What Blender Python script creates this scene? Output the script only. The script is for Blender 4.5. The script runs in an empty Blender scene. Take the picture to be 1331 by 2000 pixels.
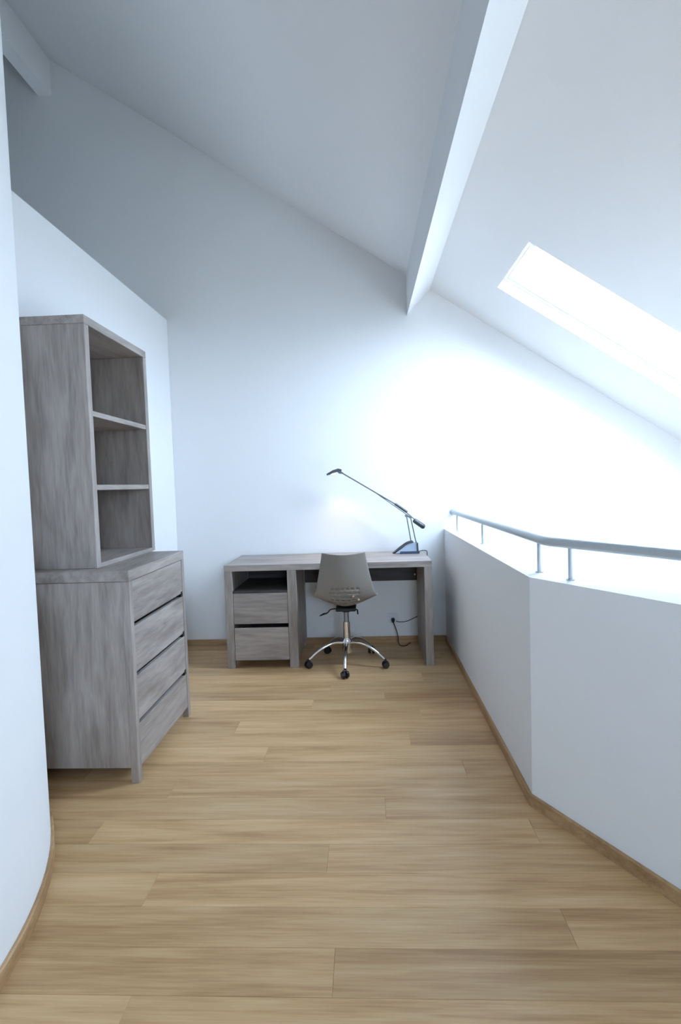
import bpy, bmesh, math, random
from mathutils import Vector, Matrix
random.seed(7)
S = bpy.context.scene
C = bpy.context.collection

# ------------------------------------------------------------------ camera
W, H = 1331, 2000
F_PX = 1022.0
PITCH, YAW, ROLL, EYE = 0.0516, -0.0444, -0.0314, 1.35
cp, sp, cy, sy = math.cos(PITCH), math.sin(PITCH), math.cos(YAW), math.sin(YAW)
fw = Vector((sy * cp, cy * cp, -sp)); rt = Vector((cy, -sy, 0)); up = rt.cross(fw)
r2 = rt * math.cos(ROLL) + up * math.sin(ROLL)
u2 = -rt * math.sin(ROLL) + up * math.cos(ROLL)
cam_d = bpy.data.cameras.new('camera'); cam = bpy.data.objects.new('camera', cam_d); C.objects.link(cam)
m = Matrix((r2, u2, -fw)).transposed().to_4x4(); m.translation = Vector((0, 0, EYE))
cam.matrix_world = m
cam_d.sensor_fit = 'VERTICAL'; cam_d.sensor_height = 36.0; cam_d.lens = F_PX / H * 36.0
cam_d.clip_start = 0.05; cam_d.clip_end = 200
S.camera = cam

# ------------------------------------------------------------------ world, exposure
world = bpy.data.worlds.new('overcast_sky'); S.world = world; world.use_nodes = True
bg = world.node_tree.nodes['Background']
bg.inputs[1].default_value = 37.0
# overcast sky above the horizon, dimmer ground below it
_n, _l = world.node_tree.nodes, world.node_tree.links
_tc = _n.new('ShaderNodeTexCoord'); _sx = _n.new('ShaderNodeSeparateXYZ'); _mr = _n.new('ShaderNodeMapRange'); _mx = _n.new('ShaderNodeMix'); _mx.data_type = 'RGBA'
_mr.inputs['From Min'].default_value = -0.08; _mr.inputs['From Max'].default_value = 0.04
_mx.inputs[6].default_value = (0.15, 0.18, 0.21, 1); _mx.inputs[7].default_value = (0.60, 0.755, 0.985, 1)
_l.new(_tc.outputs['Generated'], _sx.inputs[0]); _l.new(_sx.outputs['Z'], _mr.inputs['Value']); _l.new(_mr.outputs[0], _mx.inputs[0]); _l.new(_mx.outputs[2], bg.inputs[0])
S.view_settings.view_transform = 'Standard'; S.view_settings.look = 'None'
S.view_settings.exposure = 0.17; S.view_settings.gamma = 1.0
S.view_settings.use_curve_mapping = False

# ------------------------------------------------------------------ room numbers
YB = 4.42            # back wall
XL = -1.61           # partition face
Z0, SL = 3.3178, 0.6512
def zc(x): return Z0 - SL * x
XFL, XFR, YF, ZD = -3.9, 3.5, -2.5, -2.7
PC = (0.663, 2.133)                       # bend of the parapet, inner face
PD = (0.5009, -0.8655)                    # direction of its near run
PN = (0.8655, 0.5009)
ZP, TP = 0.953, 0.15
XP2 = 1.60                                 # inner face of its last run, beside the camera
XPB = 0.672                               # inner face of parapet at the back wall
CC, CR = (-2.43, 1.16), 1.40              # curved wall
SKY = [(0.974, 2.62, 3.07, 3.75)]
FILL_FAC = [(-0.60, 1.90, -1.20, 0.80)]   # unseen window added to the void to light the back wall: y0, y1, z0, z1
FILL_LOFT = (3.00, 3.62, 1.15, 1.85)             # unseen window added beyond the partition as fill light: y0, y1, z0, z1
FILL_REAR = (0.45, 1.45, 1.25, 2.30)          # unseen window added behind the camera as fill light: x0, x1, z0, z1

for k, (x0, x1, y0, y1) in enumerate(SKY):
    ld = bpy.data.lights.new('sky_portal', 'AREA'); ld.shape = 'RECTANGLE'
    ln = (x1 - x0) * math.hypot(1, SL)
    ld.size = ln; ld.size_y = y1 - y0; ld.cycles.is_portal = True
    lo = bpy.data.objects.new('sky_portal', ld); C.objects.link(lo)
    xm = (x0 + x1) / 2; a = math.atan(SL)
    n = Vector((math.sin(a), 0, math.cos(a)))
    lo.location = Vector((xm, (y0 + y1) / 2, zc(xm))) + n * 0.17
    lo.rotation_euler = (0, a, 0)

for (y0, y1, z0, z1) in FILL_FAC:
    ld = bpy.data.lights.new('fill_facade_portal', 'AREA'); ld.shape = 'RECTANGLE'; ld.size = z1 - z0; ld.size_y = y1 - y0; ld.cycles.is_portal = True
    lo = bpy.data.objects.new('fill_facade_portal', ld); C.objects.link(lo)
    lo.location = (XFR + 0.22, (y0 + y1) / 2, (z0 + z1) / 2); lo.rotation_euler = (0, math.pi / 2, 0)

ld = bpy.data.lights.new('fill_rear_portal', 'AREA'); ld.shape = 'RECTANGLE'; ld.size = FILL_REAR[1] - FILL_REAR[0]; ld.size_y = FILL_REAR[3] - FILL_REAR[2]; ld.cycles.is_portal = True
lo = bpy.data.objects.new('fill_rear_portal', ld); C.objects.link(lo)
lo.location = ((FILL_REAR[0] + FILL_REAR[1]) / 2, YF - 0.22, (FILL_REAR[2] + FILL_REAR[3]) / 2); lo.rotation_euler = (math.pi / 2, 0, 0)

ld = bpy.data.lights.new('fill_loft_portal', 'AREA'); ld.shape = 'RECTANGLE'; ld.size = FILL_LOFT[3] - FILL_LOFT[2]; ld.size_y = FILL_LOFT[1] - FILL_LOFT[0]; ld.cycles.is_portal = True
lo = bpy.data.objects.new('fill_loft_portal', ld); C.objects.link(lo)
lo.location = (XFL - 0.22, (FILL_LOFT[0] + FILL_LOFT[1]) / 2, (FILL_LOFT[2] + FILL_LOFT[3]) / 2); lo.rotation_euler = (0, -math.pi / 2, 0)

# ------------------------------------------------------------------ materials
def new_mat(name):
    mt = bpy.data.materials.new(name); mt.use_nodes = True
    nt = mt.node_tree; return mt, nt, nt.nodes['Principled BSDF']
def plain(name, col, rough=0.5, metal=0.0, spec=0.5, bump=0.0, bscale=60, var=0.0):
    mt, nt, b = new_mat(name)
    b.inputs['Roughness'].default_value = rough; b.inputs['Metallic'].default_value = metal
    b.inputs['Specular IOR Level'].default_value = spec
    tc = nt.nodes.new('ShaderNodeTexCoord'); nz = nt.nodes.new('ShaderNodeTexNoise')
    nz.inputs['Scale'].default_value = bscale; nz.inputs['Detail'].default_value = 4
    nt.links.new(tc.outputs['Object'], nz.inputs['Vector'])
    mx = nt.nodes.new('ShaderNodeMix'); mx.data_type = 'RGBA'
    mx.inputs[6].default_value = (*[c * (1 - var) for c in col], 1)
    mx.inputs[7].default_value = (*[min(1, c * (1 + var)) for c in col], 1)
    nt.links.new(nz.outputs['Fac'], mx.inputs[0]); nt.links.new(mx.outputs[2], b.inputs['Base Color'])
    if bump:
        bp = nt.nodes.new('ShaderNodeBump'); bp.inputs['Strength'].default_value = bump
        bp.inputs['Distance'].default_value = 0.002
        nt.links.new(nz.outputs['Fac'], bp.inputs['Height']); nt.links.new(bp.outputs['Normal'], b.inputs['Normal'])
    return mt
def wood(name, c0, c1, c2, axis, rough=0.55, stretch=12.0, scale=4.0, rnd=0.0, spec=0.4, knots=False):
    """grain runs along axis (0,1,2); tone shifts a little from piece to piece"""
    mt, nt, b = new_mat(name); N = nt.nodes; L = nt.links
    tc = N.new('ShaderNodeTexCoord'); oi = N.new('ShaderNodeObjectInfo')
    sc = N.new('ShaderNodeVectorMath'); sc.operation = 'SCALE'
    cb = N.new('ShaderNodeCombineXYZ')
    for i, k in enumerate((37.0, 91.0, 53.0)):
        mm = N.new('ShaderNodeMath'); mm.operation = 'MULTIPLY'; mm.inputs[1].default_value = k
        L.new(oi.outputs['Random'], mm.inputs[0]); L.new(mm.outputs[0], cb.inputs[i])
    ad = N.new('ShaderNodeVectorMath'); ad.operation = 'ADD'
    L.new(tc.outputs['Object'], ad.inputs[0]); L.new(cb.outputs[0], ad.inputs[1])
    def noise(mult, st, det, dist):
        mp = N.new('ShaderNodeMapping')
        s = [mult * st] * 3; s[axis] = mult
        mp.inputs['Scale'].default_value = s; L.new(ad.outputs[0], mp.inputs[0])
        nz = N.new('ShaderNodeTexNoise'); nz.inputs['Scale'].default_value = 1.0
        nz.inputs['Detail'].default_value = det; nz.inputs['Distortion'].default_value = dist
        L.new(mp.outputs[0], nz.inputs['Vector']); return nz
    n1 = noise(scale * 0.35, stretch * 0.6, 3, 0.9); n2 = noise(scale, stretch, 6, 0.4); n3 = noise(scale * 2.5, stretch * 2.2, 4, 0.1)
    a1 = N.new('ShaderNodeMath'); a1.operation = 'MULTIPLY_ADD'; a1.inputs[1].default_value = 0.45
    L.new(n1.outputs['Fac'], a1.inputs[0])
    m2 = N.new('ShaderNodeMath'); m2.operation = 'MULTIPLY'; m2.inputs[1].default_value = 0.35; L.new(n2.outputs['Fac'], m2.inputs[0])
    L.new(m2.outputs[0], a1.inputs[2])
    a2 = N.new('ShaderNodeMath'); a2.operation = 'MULTIPLY_ADD'; a2.inputs[1].default_value = 0.26
    L.new(n3.outputs['Fac'], a2.inputs[0]); L.new(a1.outputs[0], a2.inputs[2])
    r = N.new('ShaderNodeValToRGB'); e = r.color_ramp.elements
    e[0].position = 0.40; e[0].color = (*c0, 1); e[1].position = 0.66; e[1].color = (*c2, 1)
    k = r.color_ramp.elements.new(0.53); k.color = (*c1, 1)
    L.new(a2.outputs[0], r.inputs[0])
    hs = N.new('ShaderNodeHueSaturation'); L.new(r.outputs[0], hs.inputs['Color'])
    vv = N.new('ShaderNodeMath'); vv.operation = 'MULTIPLY_ADD'; vv.inputs[1].default_value = rnd; vv.inputs[2].default_value = 1 - rnd / 2
    L.new(oi.outputs['Random'], vv.inputs[0]); L.new(vv.outputs[0], hs.inputs['Value'])
    L.new(hs.outputs[0], b.inputs['Base Color'])
    b.inputs['Roughness'].default_value = rough; b.inputs['Specular IOR Level'].default_value = spec
    bp = N.new('ShaderNodeBump'); bp.inputs['Strength'].default_value = 0.25; bp.inputs['Distance'].default_value = 0.001
    L.new(a2.outputs[0], bp.inputs['Height']); L.new(bp.outputs['Normal'], b.inputs['Normal'])
    return mt
M = {}
M['wall'] = plain('white_wall_paint', (0.885, 0.885, 0.885), 0.85, bump=0.15, bscale=180, var=0.01, spec=0.2)
M['frame'] = plain('white_window_paint', (0.85, 0.86, 0.87), 0.4, var=0.01)
M['plank'] = wood('oak_floor', (0.415, 0.238, 0.104), (0.565, 0.353, 0.172), (0.66, 0.45, 0.24), 0, rough=0.40, stretch=14, scale=2.4, rnd=0.22, spec=0.38)
M['base'] = [wood('oak_skirting', (0.29, 0.165, 0.075), (0.42, 0.255, 0.125), (0.52, 0.34, 0.18), a, rough=0.45, stretch=14, scale=3, rnd=0.1) for a in (0, 1)]
M['sub'] = plain('subfloor_board', (0.10, 0.07, 0.045), 0.9, var=0.1)
G0, G1, G2 = (0.232, 0.196, 0.174), (0.342, 0.294, 0.264), (0.432, 0.380, 0.344)
M['gx'], M['gy'], M['gz'] = [wood('greyed_wood_' + n, G0, G1, G2, a, rough=0.5, stretch=9, scale=4.5, rnd=0.10) for n, a in (('across', 0), ('deep', 1), ('upright', 2))]
M['dkx'] = wood('shade_darkened_wood', (0.045, 0.038, 0.036), (0.070, 0.060, 0.058), (0.095, 0.083, 0.080), 0, rough=0.6, stretch=9, scale=4.5)  # desk wood darkened to carry the shade of niche and kneehole
M['shell'] = plain('taupe_plastic', (0.235, 0.208, 0.182), 0.42, var=0.03, bscale=20)
M['chrome'] = plain('polished_chrome', (0.78, 0.78, 0.78), 0.12, metal=1.0, var=0.01)
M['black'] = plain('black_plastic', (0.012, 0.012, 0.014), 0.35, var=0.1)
M['steel'] = plain('brushed_grey_metal', (0.33, 0.36, 0.39), 0.38, metal=0.85, var=0.04, bscale=90)
M['rail'] = plain('satin_grey_rail_metal', (0.50, 0.53, 0.55), 0.45, metal=0.35, var=0.03)
M['arm'] = plain('grey_lamp_arm_metal', (0.16, 0.17, 0.18), 0.4, metal=0.6, var=0.04)
M['lampdark'] = plain('dark_grey_lamp_metal', (0.085, 0.09, 0.10), 0.35, metal=0.6, var=0.05)
M['lampblue'] = plain('pale_blue_lamp_shell', (0.42, 0.50, 0.62), 0.25, metal=0.3, var=0.03)
M['navy'] = plain('dark_navy_plastic', (0.03, 0.05, 0.10), 0.35, var=0.05)
M['outlet'] = plain('white_plastic', (0.80, 0.81, 0.84), 0.35, var=0.01)
mt, nt, b = new_mat('lit_lamp_bulb'); b.inputs['Emission Color'].default_value = (1, 0.84, 0.66, 1); b.inputs['Emission Strength'].default_value = 8
M['bulb'] = mt
mt = bpy.data.materials.new('window_glass'); mt.use_nodes = True; nt = mt.node_tree; nt.nodes.clear()
o_ = nt.nodes.new('ShaderNodeOutputMaterial'); mx = nt.nodes.new('ShaderNodeMixShader'); 
tr = nt.nodes.new('ShaderNodeBsdfTransparent'); tr.inputs[0].default_value = (0.95, 0.97, 0.97, 1); gl = nt.nodes.new('ShaderNodeBsdfGlossy'); gl.inputs['Roughness'].default_value = 0.02
mx.inputs[0].default_value = 0.05; nt.links.new(tr.outputs[0], mx.inputs[1]); nt.links.new(gl.outputs[0], mx.inputs[2]); nt.links.new(mx.outputs[0], o_.inputs[0])
M['glass'] = mt

# ------------------------------------------------------------------ helpers
def empty(name, loc, label=None, cat=None, rz=0, kind=None, group=None):
    o = bpy.data.objects.new(name, None); C.objects.link(o); o.location = loc; o.rotation_euler = (0, 0, rz)
    o.empty_display_size = 0.1
    if label: o['label'] = label
    if cat: o['category'] = cat
    if kind: o['kind'] = kind
    if group: o['group'] = group
    return o
def obj(name, bm, mat, parent=None, loc=None, smooth=False, kind=None, label=None, cat=None):
    bmesh.ops.recalc_face_normals(bm, faces=bm.faces[:])
    me = bpy.data.meshes.new(name); bm.to_mesh(me); bm.free()
    for mm in (mat if isinstance(mat, (list, tuple)) else [mat]): me.materials.append(mm)
    if smooth:
        me.polygons.foreach_set('use_smooth', [True] * len(me.polygons))
        me.set_sharp_from_angle(angle=math.radians(40))
    o = bpy.data.objects.new(name, me); C.objects.link(o)
    if loc: o.location = loc
    if parent: o.parent = parent
    if kind: o['kind'] = kind
    if label: o['label'] = label
    if cat: o['category'] = cat
    return o
def box(x0, x1, y0, y1, z0, z1, bev=0.0, bm=None):
    own = bmesh.new()
    vs = [own.verts.new((x, y, z)) for z in (z0, z1) for y in (y0, y1) for x in (x0, x1)]
    for f in ((0, 1, 3, 2), (4, 5, 7, 6), (0, 1, 5, 4), (2, 3, 7, 6), (0, 2, 6, 4), (1, 3, 7, 5)):
        own.faces.new([vs[i] for i in f])
    bmesh.ops.recalc_face_normals(own, faces=own.faces[:])
    if bev: bmesh.ops.bevel(own, geom=own.edges[:] + own.verts[:], offset=bev, segments=1, affect='EDGES', profile=0.5)
    if bm is None: return own
    merge(bm, own); return bm
def merge(bm, other):
    me = bpy.data.meshes.new('tmp'); other.to_mesh(me); other.free(); bm.from_mesh(me); bpy.data.meshes.remove(me)
def prism(pts, axis, a, b, bm=None):
    """pts: 2D outline in the two remaining axes (in order), extruded along axis"""
    own = bmesh.new() if bm is None else bm
    def P(p, t):
        q = list(p); q.insert(axis, t); return q
    A = [own.verts.new(P(p, a)) for p in pts]; B = [own.verts.new(P(p, b)) for p in pts]
    own.faces.new(A); own.faces.new(B)
    n = len(pts)
    for i in range(n): own.faces.new((A[i], A[(i + 1) % n], B[(i + 1) % n], B[i]))
    return own
def tube(path, r, bm=None, seg=12, caps=True, flat=1.0):
    own = bmesh.new() if bm is None else bm
    P = [Vector(p) for p in path]; rs = r if isinstance(r, (list, tuple)) else [r] * len(P)
    rings = []; nrm = None
    for i, p in enumerate(P):
        t = (P[min(i + 1, len(P) - 1)] - P[max(i - 1, 0)]).normalized()
        if nrm is None:
            nrm = t.cross(Vector((0, 0, 1)) if abs(t.z) < 0.9 else Vector((0, 1, 0))).normalized()
        nrm = (nrm - t * nrm.dot(t)).normalized(); bn = t.cross(nrm)
        rings.append([own.verts.new(p + nrm * (rs[i] * math.cos(2 * math.pi * k / seg)) + bn * (rs[i] * flat * math.sin(2 * math.pi * k / seg))) for k in range(seg)])
    for a, b_ in zip(rings, rings[1:]):
        for k in range(seg): own.faces.new((a[k], a[(k + 1) % seg], b_[(k + 1) % seg], b_[k]))
    if caps: own.faces.new(rings[0]); own.faces.new(rings[-1])
    return own
def spline(pts, n=8):
    P = [Vector(p) for p in pts]; out = []
    for i in range(len(P) - 1):
        a = P[max(i - 1, 0)]; b_ = P[i]; c = P[i + 1]; d = P[min(i + 2, len(P) - 1)]
        for k in range(n):
            t = k / n
            out.append(0.5 * ((2 * b_) + (c - a) * t + (2 * a - 5 * b_ + 4 * c - d) * t * t + (3 * b_ - a - 3 * c + d) * t ** 3))
    out.append(P[-1]); return out

# ------------------------------------------------------------------ setting: walls
def wall_x(name, y0, y1, poly, mat=None):     # upright slab whose outline is given in x,z
    return obj(name, prism(poly, 1, y0, y1), mat or M['wall'], kind='structure')
wall_x('wall_back', YB, YB + 0.2, [(XFL, ZD), (XFR, ZD), (XFR, zc(XFR)), (XFL, zc(XFL))])
bm = bmesh.new(); ra, rb, rc, rd = FILL_REAR
prism([(XFL, ZD), (ra, ZD), (ra, zc(ra)), (XFL, zc(XFL))], 1, YF - 0.2, YF, bm)
prism([(rb, ZD), (XFR, ZD), (XFR, zc(XFR)), (rb, zc(rb))], 1, YF - 0.2, YF, bm)
prism([(ra, ZD), (rb, ZD), (rb, rc), (ra, rc)], 1, YF - 0.2, YF, bm)
prism([(ra, rd), (rb, rd), (rb, zc(rb)), (ra, zc(ra))], 1, YF - 0.2, YF, bm)
obj('wall_behind', bm, M['wall'], kind='structure')
e = empty('window_3', (ra, YF - 0.1, rc), kind='structure'); wx, wz = rb - ra, rd - rc  # added rear window, out of view, for fill light
b2 = bmesh.new()
for (xa, xb, za, zb) in ((0.001, 0.05, 0.001, wz - 0.001), (wx - 0.05, wx - 0.001, 0.001, wz - 0.001), (0.05, wx - 0.05, 0.001, 0.05), (0.05, wx - 0.05, wz - 0.05, wz - 0.001), (wx / 2 - 0.03, wx / 2 + 0.03, 0.05, wz - 0.05)):
    box(xa, xb, -0.03, 0.03, za, zb, 0, b2)
obj('window_frame', b2, M['frame'], e)
for xa, xb in ((0.0505, wx / 2 - 0.0305), (wx / 2 + 0.0305, wx - 0.0505)): obj('pane', box(xa, xb, -0.003, 0.003, 0.0505, wz - 0.0505), M['glass'], e)
bm = bmesh.new(); la, lb, lc, ld_ = FILL_LOFT
box(XFL - 0.2, XFL, YF, la, ZD, zc(XFL), 0, bm); box(XFL - 0.2, XFL, lb, YB, ZD, zc(XFL), 0, bm)
box(XFL - 0.2, XFL, la, lb, ZD, lc, 0, bm); box(XFL - 0.2, XFL, la, lb, ld_, zc(XFL), 0, bm)
obj('wall_far_left', bm, M['wall'], kind='structure')
e = empty('window_4', (XFL - 0.1, la, lc), kind='structure'); wy, wz = lb - la, ld_ - lc  # added loft window, out of view, lifts the upper left
b2 = bmesh.new()
for (ya, yb, za, zb) in ((0.001, 0.05, 0.001, wz - 0.001), (wy - 0.05, wy - 0.001, 0.001, wz - 0.001), (0.05, wy - 0.05, 0.001, 0.05), (0.05, wy - 0.05, wz - 0.05, wz - 0.001)):
    box(-0.03, 0.03, ya, yb, za, zb, 0, b2)
obj('window_frame', b2, M['frame'], e)
obj('pane', box(-0.003, 0.003, 0.0505, wy - 0.0505, 0.0505, wz - 0.0505), M['glass'], e)
bm = bmesh.new(); wy = YF
for (y0, y1, z0, z1) in sorted(FILL_FAC):
    box(XFR, XFR + 0.2, wy, y0, ZD, zc(XFR), 0, bm); box(XFR, XFR + 0.2, y0, y1, ZD, z0, 0, bm); box(XFR, XFR + 0.2, y0, y1, z1, zc(XFR), 0, bm); wy = y1
box(XFR, XFR + 0.2, wy, YB, ZD, zc(XFR), 0, bm)
obj('wall_far_right', bm, M['wall'], kind='structure')
for n, (y0, y1, z0, z1) in enumerate(FILL_FAC):
    e = empty('window_%d' % (n + 2), (XFR + 0.1, y0, z0), kind='structure'); wy, wz = y1 - y0, z1 - z0  # added facade window, out of view, brightens the void side
    b2 = bmesh.new()
    for (ya, yb, za, zb) in ((0.001, 0.05, 0.001, wz - 0.001), (wy - 0.05, wy - 0.001, 0.001, wz - 0.001), (0.05, wy - 0.05, 0.001, 0.05), (0.05, wy - 0.05, wz - 0.05, wz - 0.001), (wy / 2 - 0.03, wy / 2 + 0.03, 0.05, wz - 0.05)):
        box(-0.03, 0.03, ya, yb, za, zb, 0, b2)
    obj('window_frame', b2, M['frame'], e)
    for ya, yb in ((0.0505, wy / 2 - 0.0305), (wy / 2 + 0.0305, wy - 0.0505)): obj('pane', box(-0.003, 0.003, ya, yb, 0.0505, wz - 0.0505), M['glass'], e)
obj('wall_left', box(XL - 0.12, XL, 2.30, YB - 0.001, 0, 2.7825, 0.002), M['wall'], kind='structure')
# curved wall, a drum that reaches the roof
bm = bmesh.new(); lo_, hi_ = [], []
NS = 128
for k in range(NS):
    a = 2 * math.pi * k / NS; x = CC[0] + CR * math.cos(a); y = CC[1] + CR * math.sin(a)
    lo_.append(bm.verts.new((x, y, 0))); hi_.append(bm.verts.new((x, y, zc(x))))
for k in range(NS): bm.faces.new((lo_[k], lo_[(k + 1) % NS], hi_[(k + 1) % NS], hi_[k]))
bm.faces.new(lo_); bm.faces.new(hi_)
obj('wall_curved', bm, M['wall'], smooth=True, kind='structure')
# parapet
def par(off, y=None):
    """inner face line moved outwards by off: back end, bend, near end"""
    bx = XPB + off
    k = math.tan(math.radians(15)) * off      # mitre of the 30 degree bend
    dx, dy = PD
    tl = (PC[1] - (YF)) / 0.8655
    end = (PC[0] + PN[0] * off, PC[1] + PN[1] * off)
    # bend = intersection of x = PC[0]+off (nearly) and the moved near line
    t = (PC[0] + off - end[0]) / dx
    bend = (PC[0] + off, end[1] + dy * t)
    t2 = (XP2 + off - end[0]) / dx
    return (bx, YB), bend, (XP2 + off, end[1] + dy * t2), (XP2 + off, YF)
i0, i1, i2, i3 = par(0); o0, o1, o2, o3 = par(TP)
obj('wall_parapet', prism([i0, i1, i2, i3, o3, o2, o1, o0], 2, 0, ZP), M['wall'], kind='structure')

# floor slab + planks
def xr(y, off):                                # right limit of the mezzanine at depth y
    a, b_, c, d_ = par(off)
    if y <= c[1]: return c[0]
    if y >= b_[1]: return b_[0] + (a[0] - b_[0]) * (y - b_[1]) / (a[1] - b_[1])
    return b_[0] + (c[0] - b_[0]) * (y - b_[1]) / (c[1] - b_[1])
f0, f1, f2, f3 = par(TP)
floor = obj('floor', prism([(XFL, YF), f3, f2, f1, (f0[0], YB), (XFL, YB)], 2, -0.30, -0.0155), M['sub'], kind='structure')
obj('floor_lower', box(XFL, XFR, YF, YB, ZD - 0.2, ZD), M['plank'], kind='structure')
PWD, GAP = 0.148, 0.0006
row0 = 1.457
k0 = int(math.floor((YF - row0) / PWD)); k1 = int(math.ceil((YB - row0) / PWD))
fixed = {4: [0.055], 8: [0.21], 7: [-0.53], -1: [-0.12], 0: [-1.2], 3: [0.62, -1.1], 5: [-0.9], 6: [0.44], 9: [-0.75], 10: [0.3], 11: [-0.35], 12: [0.1]}
def plank(x0, x1, y0, y1, r0=None, r1=None):
    """bevelled board; r0, r1: right end at y0 and y1"""
    r0 = x1 if r0 is None else r0; r1 = x1 if r1 is None else r1
    cx, cy_ = (x0 + x1) / 2, (y0 + y1) / 2; e = 0.0008
    bm = bmesh.new()
    c = [(x0, y0), (r0, y0), (r1, y1), (x0, y1)]
    ins = [(x0 + e, y0 + e), (r0 - e, y0 + e), (r1 - e, y1 - e), (x0 + e, y1 - e)]
    B = [bm.verts.new((x - cx, y - cy_, -0.015)) for x, y in c]
    Mi = [bm.verts.new((x - cx, y - cy_, -0.0006)) for x, y in c]
    T = [bm.verts.new((x - cx, y - cy_, 0)) for x, y in ins]
    bm.faces.new(B); bm.faces.new(T)
    for i in range(4):
        j = (i + 1) % 4
        bm.faces.new((B[i], B[j], Mi[j], Mi[i])); bm.faces.new((Mi[i], Mi[j], T[j], T[i]))
    obj('plank', bm, M['plank'], floor, (cx, cy_, 0))
for k in range(k0, k1):
    y0 = row0 + k * PWD; y1 = min(y0 + PWD - GAP, YB); y0 = max(y0, YF)
    if y1 - y0 < 0.01: continue
    ra, rb = xr(y0, 0.06), xr(y1, 0.06)
    if k in fixed: js = list(fixed[k])
    else: js = [random.uniform(-1.2, 0.6)]
    js.sort()
    while js[-1] + 1.9 < max(ra, rb): js.append(js[-1] + random.uniform(1.5, 1.9))
    while js[0] - 1.9 > XL: js.insert(0, js[0] - 1.8)
    js = [j for j in js if XL - 0.05 < j < min(ra, rb) - 0.15]
    xs = [XL - 0.1] + js
    for i, x0 in enumerate(xs):
        last = i == len(xs) - 1
        if last: plank(x0, max(ra, rb), y0, y1, ra, rb)
        else: plank(x0, xs[i + 1] - GAP, y0, y1)

# roof slab with skylight openings
THK = 0.16
xs = sorted({XFL - 0.2, XFR + 0.2} | {s[0] for s in SKY} | {s[1] for s in SKY})
ys = sorted({YF - 0.2, YB + 0.2} | {s[2] for s in SKY} | {s[3] for s in SKY})
def hole(i, j):
    xm, ym = (xs[i] + xs[i + 1]) / 2, (ys[j] + ys[j + 1]) / 2
    return any(s[0] < xm < s[1] and s[2] < ym < s[3] for s in SKY)
bm = bmesh.new(); V = {}
ang = math.atan(SL); NR = Vector((math.sin(ang), 0, math.cos(ang)))
def rv(i, j, t):
    if (i, j, t) not in V:
        V[(i, j, t)] = bm.verts.new(Vector((xs[i], ys[j], zc(xs[i]))) + NR * THK * t)
    return V[(i, j, t)]
nx, ny = len(xs) - 1, len(ys) - 1
solid = lambda i, j: 0 <= i < nx and 0 <= j < ny and not hole(i, j)
for i in range(nx):
    for j in range(ny):
        if not solid(i, j): continue
        for t in (0, 1): bm.faces.new([rv(i, j, t), rv(i + 1, j, t), rv(i + 1, j + 1, t), rv(i, j + 1, t)])
        for (di, dj, a, b_) in ((-1, 0, (i, j), (i, j + 1)), (1, 0, (i + 1, j), (i + 1, j + 1)), (0, -1, (i, j), (i + 1, j)), (0, 1, (i, j + 1), (i + 1, j + 1))):
            if not solid(i + di, j + dj): bm.faces.new([rv(*a, 0), rv(*b_, 0), rv(*b_, 1), rv(*a, 1)])
obj('ceiling', bm, M['wall'], kind='structure')
# skylight windows: frame, sash, pane, handle in roof-plane coordinates
Rm = Matrix(((math.cos(ang), 0, math.sin(ang)), (0, 1, 0), (-math.sin(ang), 0, math.cos(ang))))
def skylight(n, x0, x1, y0, y1):
    e = empty('window_%d' % n, (x0, y0, zc(x0)), kind='structure'); e.rotation_euler = (0, ang, 0)
    Lx, Ly = (x1 - x0) / math.cos(ang), y1 - y0
    g = 0.001
    def ring(t, z0, z1, o=0.0):
        b2 = bmesh.new()
        box(o + g, Lx - o - g, o + g, o + t, z0, z1, 0.002, b2); box(o + g, Lx - o - g, Ly - o - t, Ly - o - g, z0, z1, 0.002, b2)
        box(o + g, o + t, o + t, Ly - o - t, z0, z1, 0.002, b2); box(Lx - o - t, Lx - o - g, o + t, Ly - o - t, z0, z1, 0.002, b2)
        return b2
    obj('window_frame', ring(0.020, 0.07, 0.15), M['frame'], e)
    obj('window_sash', ring(0.030, 0.08, 0.14, 0.0205), M['frame'], e)
    obj('pane', box(0.0515, Lx - 0.0515, 0.0515, Ly - 0.0515, 0.108, 0.112), M['glass'], e)
    hb = tube([(0.045, Ly * 0.40, 0.062), (0.045, Ly * 0.60, 0.062)], 0.006, seg=10)
    box(0.041, 0.049, Ly * 0.41, Ly * 0.41 + 0.008, 0.062, 0.080, 0, hb); box(0.041, 0.049, Ly * 0.58, Ly * 0.58 + 0.008, 0.062, 0.080, 0, hb)
    obj('handle', hb, M['frame'], e)
for n, s in enumerate(SKY): skylight(n + 1, *s)
# boxed roof beams
XB = 0.4035
trim = obj('trim_1', prism([(XB, zc(XB) + 0.01), (XB, 2.7277), (0.593, zc(0.593) - 0.004), (0.593, zc(0.593) + 0.01)], 1, YF, YB), M['wall'], kind='structure')
obj('trim_2', prism([(-2.61, zc(-2.61) + 0.01), (-2.61, 4.665), (-2.495, 4.655), (-2.495, zc(-2.495) + 0.01)], 1, YF, YB), M['wall'], kind='structure')

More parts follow.
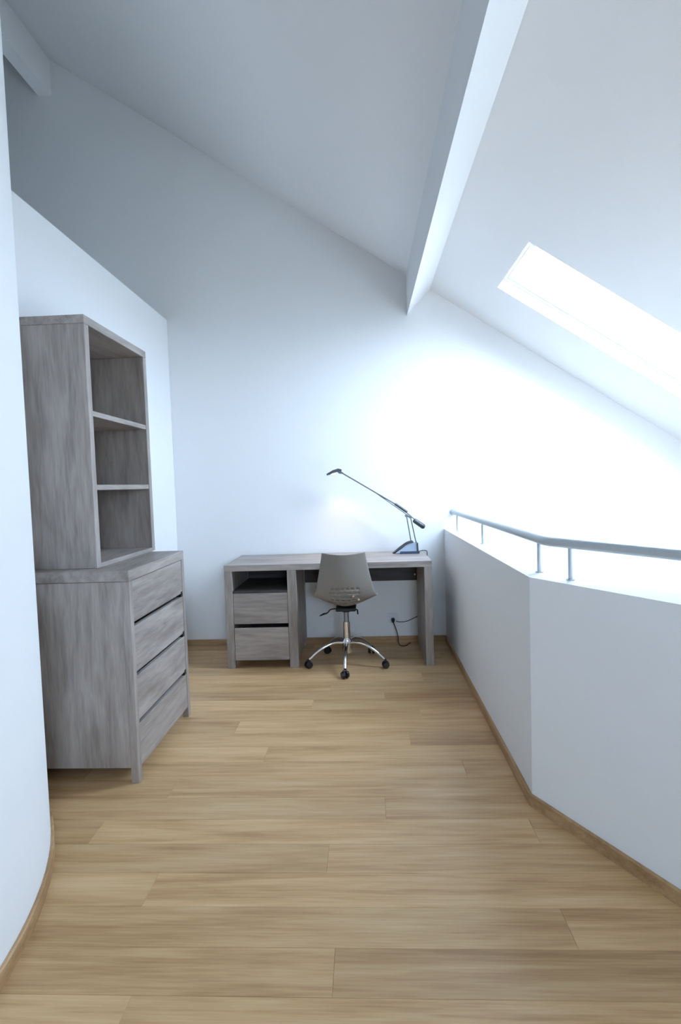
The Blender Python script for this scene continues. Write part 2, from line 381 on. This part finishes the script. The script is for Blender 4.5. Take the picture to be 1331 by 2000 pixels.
# skirting boards, wood with a bevelled top
BH, BT = 0.05, 0.012
def skirt(name, pts, mat, closed=False):
    """pts: floor points along the wall, room side to the left of travel handled by sign of offset list"""
    bm = bmesh.new(); rings = []
    for p, n in pts:
        a = Vector((p[0], p[1], 0)); n = Vector((n[0], n[1], 0))
        rings.append([bm.verts.new(a + n * d + Vector((0, 0, z))) for d, z in ((0.0005, 0), (BT, 0), (BT, BH - 0.004), (BT - 0.004, BH), (0.0005, BH))])
    for a, b_ in zip(rings, rings[1:]):
        for k in range(5): bm.faces.new((a[k], a[(k + 1) % 5], b_[(k + 1) % 5], b_[k]))
    bm.faces.new(rings[0]); bm.faces.new(rings[-1])
    return obj(name, bm, mat, kind='structure')
skirt('baseboard_back', [((XL + BT, YB), (0, -1)), ((XPB - BT, YB), (0, -1))], M['base'][0])
skirt('baseboard_left', [((XL, 2.32), (1, 0)), ((XL, YB), (1, 0))], M['base'][1])
mit = 1 / math.cos(math.radians(15)); ma = math.radians(180 + 15)
skirt('baseboard_right', [((XPB, YB), (-1, 0)), (PC, (mit * math.cos(ma), mit * math.sin(ma))), (i2, (mit * math.cos(ma), mit * math.sin(ma))), (i3, (-1, 0))], M['base'][1])
arc = []
for k in range(41):
    a = math.radians(-60 + (118 * k / 40)); arc.append(((CC[0] + CR * math.cos(a), CC[1] + CR * math.sin(a)), (math.cos(a), math.sin(a))))
skirt('baseboard_curved', arc, M['base'][1])

# ------------------------------------------------------------------ chest of drawers
CX1 = -1.0753; CX0 = XL + BT + 0.003; CYA, CYB, CZ = 2.313, 3.04, 0.9917
t = empty('chest_of_drawers', (CX0, CYA, 0), 'low greyed-wood chest with four handleless drawers, standing by the left wall', 'chest of drawers')
w, d = CX1 - CX0, CYB - CYA                      # local: x depth 0..w (front at w), y 0..d
LG = 0.036
obj('top', box(0, w, 0, d, CZ - 0.05, CZ, 0.002), M['gy'], t)
for (xa, ya) in ((w - LG, 0), (w - LG, d - LG), (0, 0), (0, d - LG)):
    obj('leg', box(xa, xa + LG, ya, ya + LG, 0, CZ - 0.0505, 0.002), M['gz'], t)
for ya in (0.006, d - 0.024):
    obj('side_panel', box(LG + 0.0005, w - LG - 0.0005, ya, ya + 0.018, 0.068, CZ - 0.052, 0.001), M['gz'], t)
obj('back_panel', box(0.004, 0.012, LG + 0.001, d - LG - 0.001, 0.068, CZ - 0.052), M['gz'], t)
obj('bottom_panel', box(0.013, w - 0.03, 0.025, d - 0.025, 0.068, 0.08), M['gy'], t)
dz = [(0.062, 0.262), (0.282, 0.490), (0.510, 0.726), (0.746, 0.9385)]
for za, zb in dz:
    dr = obj('drawer', box(w - 0.024, w - 0.003, LG + 0.002, d - LG - 0.002, za, zb, 0.002), M['gy'], t)
    bx = bmesh.new(); box(0.05, w - 0.0245, 0.045, 0.057, za + 0.015, zb - 0.02, 0, bx); box(0.05, w - 0.0245, d - 0.057, d - 0.045, za + 0.015, zb - 0.02, 0, bx)
    box(0.05, w - 0.0245, 0.0575, d - 0.0575, za + 0.015, za + 0.023, 0, bx); box(0.05, 0.062, 0.0575, d - 0.0575, za + 0.0235, zb - 0.02, 0, bx)
    obj('drawer_box', bx, M['gx'], dr)
    if za > 0.2: obj('recess_shade', box(w - 0.030, w - 0.0022, d - LG - 0.030, d - LG - 0.003, za - 0.019, za + 0.012, 0.001), M['black'], t, label='black block for the shade in the drawer recess')  # black block in place of the shade at the gap's far end

# ------------------------------------------------------------------ bookcase on the chest
BX1 = -1.2654; BYA, BYB, BZ = 2.404, 3.095, 2.1745
b = empty('bookcase', (CX0, BYA, CZ), 'tall open bookcase in greyed wood with two shelves, on top of the chest', 'bookcase')
w, d, hh = BX1 - CX0, BYB - BYA, BZ - CZ
T = 0.040
obj('top', box(0, w, 0, d, hh - T, hh, 0.002), M['gy'], b)
for ya in (0, d - T): obj('side_panel', box(0, w, ya, ya + T, 0, hh - T - 0.0005, 0.002), M['gz'], b)
obj('base_panel', box(0, w, T + 0.0005, d - T - 0.0005, 0, 0.022, 0.0015), M['gy'], b)
for zs in (1.362, 1.712): obj('shelf', box(0.012, w - 0.003, T + 0.0005, d - T - 0.0005, zs - CZ, zs - CZ + 0.026, 0.0015), M['gy'], b)
obj('back_panel', box(0.002, 0.0115, T + 0.001, d - T - 0.001, 0.0225, hh - T - 0.001), M['gz'], b)

# ------------------------------------------------------------------ desk
DX0, DX1, DYA, DYB, DZ = -1.052, 0.487, 3.818, 4.395, 0.7785
dk = empty('desk', (DX0, DYA, 0), 'long greyed-wood writing desk against the back wall with two drawers and open niche', 'desk')
w, d = DX1 - DX0, DYB - DYA
TT = 0.046
obj('tabletop', box(0, w, 0, d, DZ - TT, DZ, 0.002), M['gx'], dk)
P1, P2 = 0.470, 0.537                               # middle post
for (xa, xb) in ((0, 0.058), (P1, P2)):
    for (ya, yb) in ((0, 0.045), (d - 0.045, d)):
        obj('leg', box(xa, xb, ya, yb, 0, DZ - TT - 0.0005, 0.002), M['gz'], dk)
    obj('side_panel', box(xa + 0.004, xb - 0.004, 0.0455, d - 0.0455, 0.05, DZ - TT - 0.0005, 0.001), M['gz'], dk)
obj('end_panel', box(w - 0.058, w, 0, d, 0, DZ - TT - 0.0005, 0.002), M['gz'], dk)
obj('modesty_panel', box(P2 + 0.0005, w - 0.0585, d - 0.025, d - 0.007, 0.535, DZ - TT - 0.0005, 0.001), M['dkx'], dk, label='inner board coloured dark for shade')
obj('screw_cap', tube([(w - 0.075, d - 0.0255, 0.585), (w - 0.075, d - 0.032, 0.585)], 0.008, seg=12), M['chrome'], dk, smooth=True, label='small chrome screw cap')
obj('niche_shelf', box(0.0585, P1 - 0.0005, 0.004, d - 0.02, 0.566, 0.584, 0.001), M['dkx'], dk, label='inner board coloured dark for shade')
obj('niche_back', box(0.0585, P1 - 0.0005, d - 0.0195, d - 0.010, 0.05, DZ - TT - 0.0005), M['dkx'], dk, label='inner board coloured dark for shade')
obj('bottom_panel', box(0.0585, P1 - 0.0005, 0.03, d - 0.02, 0.062, 0.074), M['gx'], dk)
for za, zb in ((0.060, 0.305), (0.336, 0.565)):
    dr = obj('drawer', box(0.0605, P1 - 0.002, 0.003, 0.022, za, zb, 0.002), M['gx'], dk)
    bx = bmesh.new(); box(0.066, 0.078, 0.0225, d - 0.1, za + 0.02, zb - 0.04, 0, bx); box(P1 - 0.02, P1 - 0.008, 0.0225, d - 0.1, za + 0.02, zb - 0.04, 0, bx)
    box(0.0785, P1 - 0.0205, 0.0225, d - 0.1, za + 0.02, za + 0.028, 0, bx)
    obj('drawer_box', bx, M['gy'], dr)

# ------------------------------------------------------------------ office chair
ch = empty('office_chair', (-0.153, 3.885, 0), 'swivel office chair with taupe plastic shell and chrome star base, before the desk', 'office chair')
# stations: y, z, half width, edge curl forward (y), edge curl up (z)
st = [(-0.235, 0.858, 0.152, 0.030, 0.014), (-0.234, 0.80, 0.164, 0.040, 0.0), (-0.230, 0.72, 0.180, 0.050, 0.0), (-0.222, 0.64, 0.198, 0.060, 0.0),
      (-0.208, 0.575, 0.215, 0.065, 0.004), (-0.182, 0.520, 0.234, 0.060, 0.030), (-0.140, 0.482, 0.238, 0.035, 0.076), (-0.080, 0.462, 0.236, 0.0, 0.085),
      (0.0, 0.455, 0.232, 0.0, 0.072), (0.09, 0.458, 0.222, 0.0, 0.052), (0.16, 0.458, 0.208, 0.0, 0.030), (0.205, 0.445, 0.190, 0.0, 0.012)]
NU, NVs = 36, 6
prof = spline([(s[0], s[1], s[2]) for s in st], NVs); curl = spline([(s[3], s[4], 0) for s in st], NVs)
bm = bmesh.new(); grid = []
for pv, cv in zip(prof, curl):
    rowv = []
    for i in range(NU + 1):
        s_ = -1 + 2 * i / NU; q = abs(s_) ** 2.0
        rowv.append(bm.verts.new((s_ * pv.z, pv.x + cv.x * q, pv.y + cv.y * abs(s_) ** 1.6)))
    grid.append(rowv)
for j in range(len(grid) - 1):
    for i in range(NU):
        slot = (20 <= j <= 35 and j % 3 == 2 and 9 <= i <= 26 and i % 3 != (j // 3) % 3)
        if slot: continue
        bm.faces.new((grid[j][i], grid[j][i + 1], grid[j + 1][i + 1], grid[j + 1][i]))
sh = obj('seat_shell', bm, M['shell'], ch, smooth=True)
md = sh.modifiers.new('thickness', 'SOLIDIFY'); md.thickness = 0.008; md.offset = 0
for bxp in ((0.062, 0.560), (0.100, 0.536)):
    obj('bolt', tube([(bxp[0], -0.214, bxp[1]), (bxp[0], -0.196, bxp[1])], 0.008, seg=12), M['chrome'], ch, smooth=True, label='chrome bolt')
mech = box(-0.075, 0.075, -0.085, 0.10, 0.418, 0.445, 0.006)
tube([(0, 0, 0.40), (0, 0, 0.418)], 0.032, mech, 16)
obj('seat_mechanism', mech, M['black'], ch)
lv = tube(spline([(-0.07, -0.02, 0.428), (-0.115, -0.03, 0.424), (-0.135, -0.04, 0.405), (-0.150, -0.045, 0.398)], 5), 0.005, seg=8)
tube([(-0.145, -0.045, 0.399), (-0.165, -0.05, 0.397), (-0.195, -0.06, 0.385)], [0.008, 0.011, 0.006], lv, 10, flat=0.6)
obj('lever', lv, M['black'], ch, smooth=True)
obj('lever', tube([(0.07, -0.06, 0.430), (0.085, -0.07, 0.428), (0.088, -0.07, 0.395)], 0.006, seg=8), M['black'], ch, smooth=True)
col = tube([(0, 0, 0.325), (0, 0, 0.40)], 0.019, seg=20)
obj('gas_column', col, M['steel'], ch, smooth=True)
c2_ = tube([(0, 0, 0.10), (0, 0, 0.15), (0, 0, 0.325)], [0.024, 0.026, 0.026], seg=24)
obj('column_sleeve', c2_, M['chrome'], ch, smooth=True)
hub = tube([(0, 0, 0.085), (0, 0, 0.10), (0, 0, 0.185), (0, 0, 0.200)], [0.028, 0.038, 0.038, 0.030], seg=24)
obj('hub', hub, M['chrome'], ch, smooth=True)
for k in range(5):
    a = math.radians(-92 + 72 * k); ca, sa = math.cos(a), math.sin(a)
    pts = [(0.034, 0.168), (0.10, 0.172), (0.17, 0.150), (0.235, 0.112), (0.292, 0.066)]
    lg = tube(spline([(ca * r_, sa * r_, z_) for r_, z_ in pts], 5), [0.017 - 0.006 * i / 20 for i in range(21)], seg=12, flat=0.8)
    lo = obj('leg', lg, M['chrome'], ch, smooth=True)
    cs = bmesh.new(); cx, cy_ = ca * 0.30, sa * 0.30
    tx, ty = -math.sin(a + 0.5), math.cos(a + 0.5)
    for sgn in (-1, 1):
        tube([(cx + tx * sgn * 0.008, cy_ + ty * sgn * 0.008, 0.027), (cx + tx * sgn * 0.013, cy_ + ty * sgn * 0.013, 0.027), (cx + tx * sgn * 0.026, cy_ + ty * sgn * 0.026, 0.027)], [0.027, 0.027, 0.021], cs, 20)
    tube([(cx, cy_, 0.025), (cx, cy_, 0.066)], 0.007, cs, 10)
    tube([(cx - tx * 0.014, cy_ - ty * 0.014, 0.052), (cx + tx * 0.014, cy_ + ty * 0.014, 0.052)], 0.010, cs, 10)
    obj('caster', cs, M['black'], lo, smooth=True)

# ------------------------------------------------------------------ desk lamp
LY = 4.25
lp = empty('desk_lamp', (0.33, LY, DZ), 'slim metal desk lamp with long balanced arm, on the right end of desk', 'lamp')
def L(x, z, y=0.0): return (x - 0.33, y, z - DZ)
def bar(a, b_, r0, r1=None, y=0.0, seg=10, bm=None, flat=1.0):
    return tube([L(*a, y), L(*b_, y)], [r0, r0 if r1 is None else r1], bm, seg, flat=flat)
wedge = prism([(0.245 - 0.33, 0.004), (0.262 - 0.33, 0.018), (0.365 - 0.33, 0.080), (0.405 - 0.33, 0.088), (0.425 - 0.33, 0.080), (0.428 - 0.33, 0.010)], 1, -0.030, 0.030)
obj('base_shell', wedge, M['lampblue'], lp)
obj('base_plate', box(0.285 - 0.33, 0.440 - 0.33, -0.040, 0.040, 0, 0.020, 0.003), M['navy'], lp)
ns = tube([L(0.225, 0.7840), L(0.235, 0.7860), L(0.300, 0.7880)], [0.004, 0.0085, 0.0085], seg=12)
for yy in (-0.034, 0.034):
    tube(spline([L(0.242, 0.790, yy * 0.4), L(0.285, 0.822, yy), L(0.345, 0.862, yy), L(0.392, 0.874, yy)], 5), 0.0065, ns, 10)
    tube([L(0.427, 0.79, yy), L(0.424, 0.865, yy)], 0.0065, ns, 10)
obj('base_frame', ns, M['lampdark'], lp, smooth=True)
obj('upright_rod', bar((0.378, 0.868), (0.347, 1.075), 0.0045), M['arm'], lp, smooth=True)
obj('upright_rod', bar((0.418, 0.862), (0.377, 1.075), 0.0045), M['arm'], lp, smooth=True)
jt = tube([L(0.345, 1.085, -0.018), L(0.345, 1.085, 0.018)], 0.013, seg=16)
tube([L(0.377, 1.072, -0.018), L(0.377, 1.072, 0.018)], 0.011, jt, 16)
tube([L(0.340, 1.092), L(0.385, 1.066)], 0.008, jt, 10)
obj('joint', jt, M['arm'], lp, smooth=True)
obj('arm', bar((-0.175, 1.452), (0.34, 1.130), 0.0055), M['arm'], lp, smooth=True)
ar = bar((0.09, 1.286), (0.34, 1.100), 0.0035)
obj('guide_rod', ar, M['arm'], lp, smooth=True)
obj('arm_sleeve', bar((0.255, 1.184), (0.352, 1.113), 0.011, 0.011), M['lampdark'], lp, smooth=True)
obj('tail_rod', bar((0.345, 1.112), (0.425, 1.040), 0.0045), M['arm'], lp, smooth=True)
cw = tube([L(0.402, 1.049), L(0.408, 1.044), L(0.480, 0.992), L(0.489, 0.986)], [0.012, 0.019, 0.021, 0.013], seg=18)
obj('counterweight', cw, M['lampdark'], lp, smooth=True, label='dark cylindrical counterweight')
hd = prism([(-0.288, 1.430), (-0.292, 1.442), (-0.240, 1.470), (-0.195, 1.483), (-0.168, 1.474), (-0.172, 1.460), (-0.215, 1.455), (-0.250, 1.440)], 1, -0.035, 0.035)
bmesh.ops.translate(hd, vec=(-0.33, 0, -DZ), verts=hd.verts[:])
head = obj('lamp_head', hd, M['lampdark'], lp)
br = prism([(-0.205, 1.456), (-0.180, 1.462), (-0.160, 1.452), (-0.166, 1.440), (-0.190, 1.442)], 1, -0.010, 0.010)
bmesh.ops.translate(br, vec=(-0.33, 0, -DZ), verts=br.verts[:])
obj('bracket', br, M['arm'], lp)
bu = box(-0.255 - 0.33, -0.222 - 0.33, -0.022, 0.022, 1.437 - DZ, 1.4435 - DZ)
obj('bulb', bu, M['bulb'], head)
ll = bpy.data.lights.new('lamp_light', 'SPOT'); ll.energy = 4.5; ll.color = (1, 0.62, 0.42); ll.shadow_soft_size = 0.02; ll.spot_size = math.radians(125); ll.spot_blend = 1.0
lo = bpy.data.objects.new('lamp_light', ll); C.objects.link(lo); lo.parent = lp; lo.location = (-0.24 - 0.33, 0, 1.425 - DZ); lo.rotation_euler = (math.radians(-12), math.radians(-8), 0)

# ------------------------------------------------------------------ socket, plug, cords
ou = empty('power_outlet', (0.222, YB, 0.205), 'white wall socket low on the wall under the desk', 'socket')
obj('cover_plate', box(-0.042, 0.042, -0.010, -0.0005, -0.042, 0.042, 0.003), M['outlet'], ou)
obj('socket_ring', tube([(0, -0.0102, 0), (0, -0.014, 0)], 0.024, seg=24), M['outlet'], ou, smooth=True)
pc = empty('plugged_cord', (0.222, YB - 0.014, 0.195), 'black power cord hanging from its plug in the socket down to floor', 'cord')
pl = tube([(0, -0.0005, 0), (0, -0.020, 0), (0.0, -0.034, -0.012)], [0.017, 0.016, 0.010], seg=14)
obj('plug', pl, M['black'], pc, smooth=True)
obj('cable', tube(spline([(0.001, -0.032, -0.014), (0.018, -0.045, -0.06), (0.036, -0.05, -0.13), (0.040, -0.075, -0.185), (0.065, -0.12, -0.191), (0.105, -0.10, -0.191), (0.125, -0.060, -0.189), (0.14, -0.047, -0.189)], 6), 0.0038, seg=8), M['black'], pc, smooth=True)
lc = empty('lamp_cord', (0.43, LY + 0.04, DZ), 'thin grey cord running from lamp base behind desk end to the socket', 'cord')
def Q(x, y, z): return (x - 0.43, y - LY - 0.04, z - DZ)
obj('cable', tube(spline([Q(0.436, 4.295, 0.783), Q(0.470, 4.30, 0.792), Q(0.500, 4.30, 0.790), Q(0.512, 4.31, 0.765), Q(0.512, 4.36, 0.60), Q(0.515, 4.402, 0.40), Q(0.49, 4.408, 0.26), Q(0.40, 4.405, 0.205), Q(0.33, 4.400, 0.178), Q(0.275, 4.398, 0.176), Q(0.247, 4.396, 0.184)], 6), 0.0032, seg=8), M['lampdark'], lc, smooth=True)

# ------------------------------------------------------------------ handrail
hr = empty('handrail', (0.74, 3.0, ZP), 'grey metal handrail on short posts along the top of white parapet', 'handrail')
hz = 1.095
a0, a1, a2, a3 = par(0.075)
q = 0.75 / 0.8655
pn = a2
def HR(x, y, z): return (x - 0.74, y - 3.0, z - ZP)
obj('rail', tube([HR(a0[0] - 0.0, YB - 0.012, hz), HR(a1[0], a1[1] + 0.03, hz), HR(a1[0] + 0.003, a1[1] + 0.01, hz), HR(a1[0] + 0.010, a1[1] - 0.015, hz), HR(a1[0] + 0.022, a1[1] - 0.038, hz), HR(pn[0], pn[1], hz), HR(a3[0], a3[1] + 0.02, hz)], 0.0195, seg=20), M['rail'], hr, smooth=True)
obj('wall_bracket', tube([HR(a0[0], YB - 0.0005, hz), HR(a0[0], YB - 0.012, hz)], 0.028, seg=20), M['rail'], hr, smooth=True)
def dnear(t): return (a1[0] + PD[0] * t, a1[1] + PD[1] * t)
pp = [(0.745, 4.20), (0.741, 3.30), (0.738, 2.24), dnear(0.115), dnear(1.1), (a3[0], -0.6), (a3[0], -1.8)]
for (x, y) in pp:
    pb = tube([HR(x, y, ZP + 0.004), HR(x, y, hz - 0.015)], 0.0085, seg=14)
    tube([HR(x, y, ZP + 0.0002), HR(x, y, ZP + 0.005)], 0.016, pb, 16)
    obj('post', pb, M['rail'], hr, smooth=True)
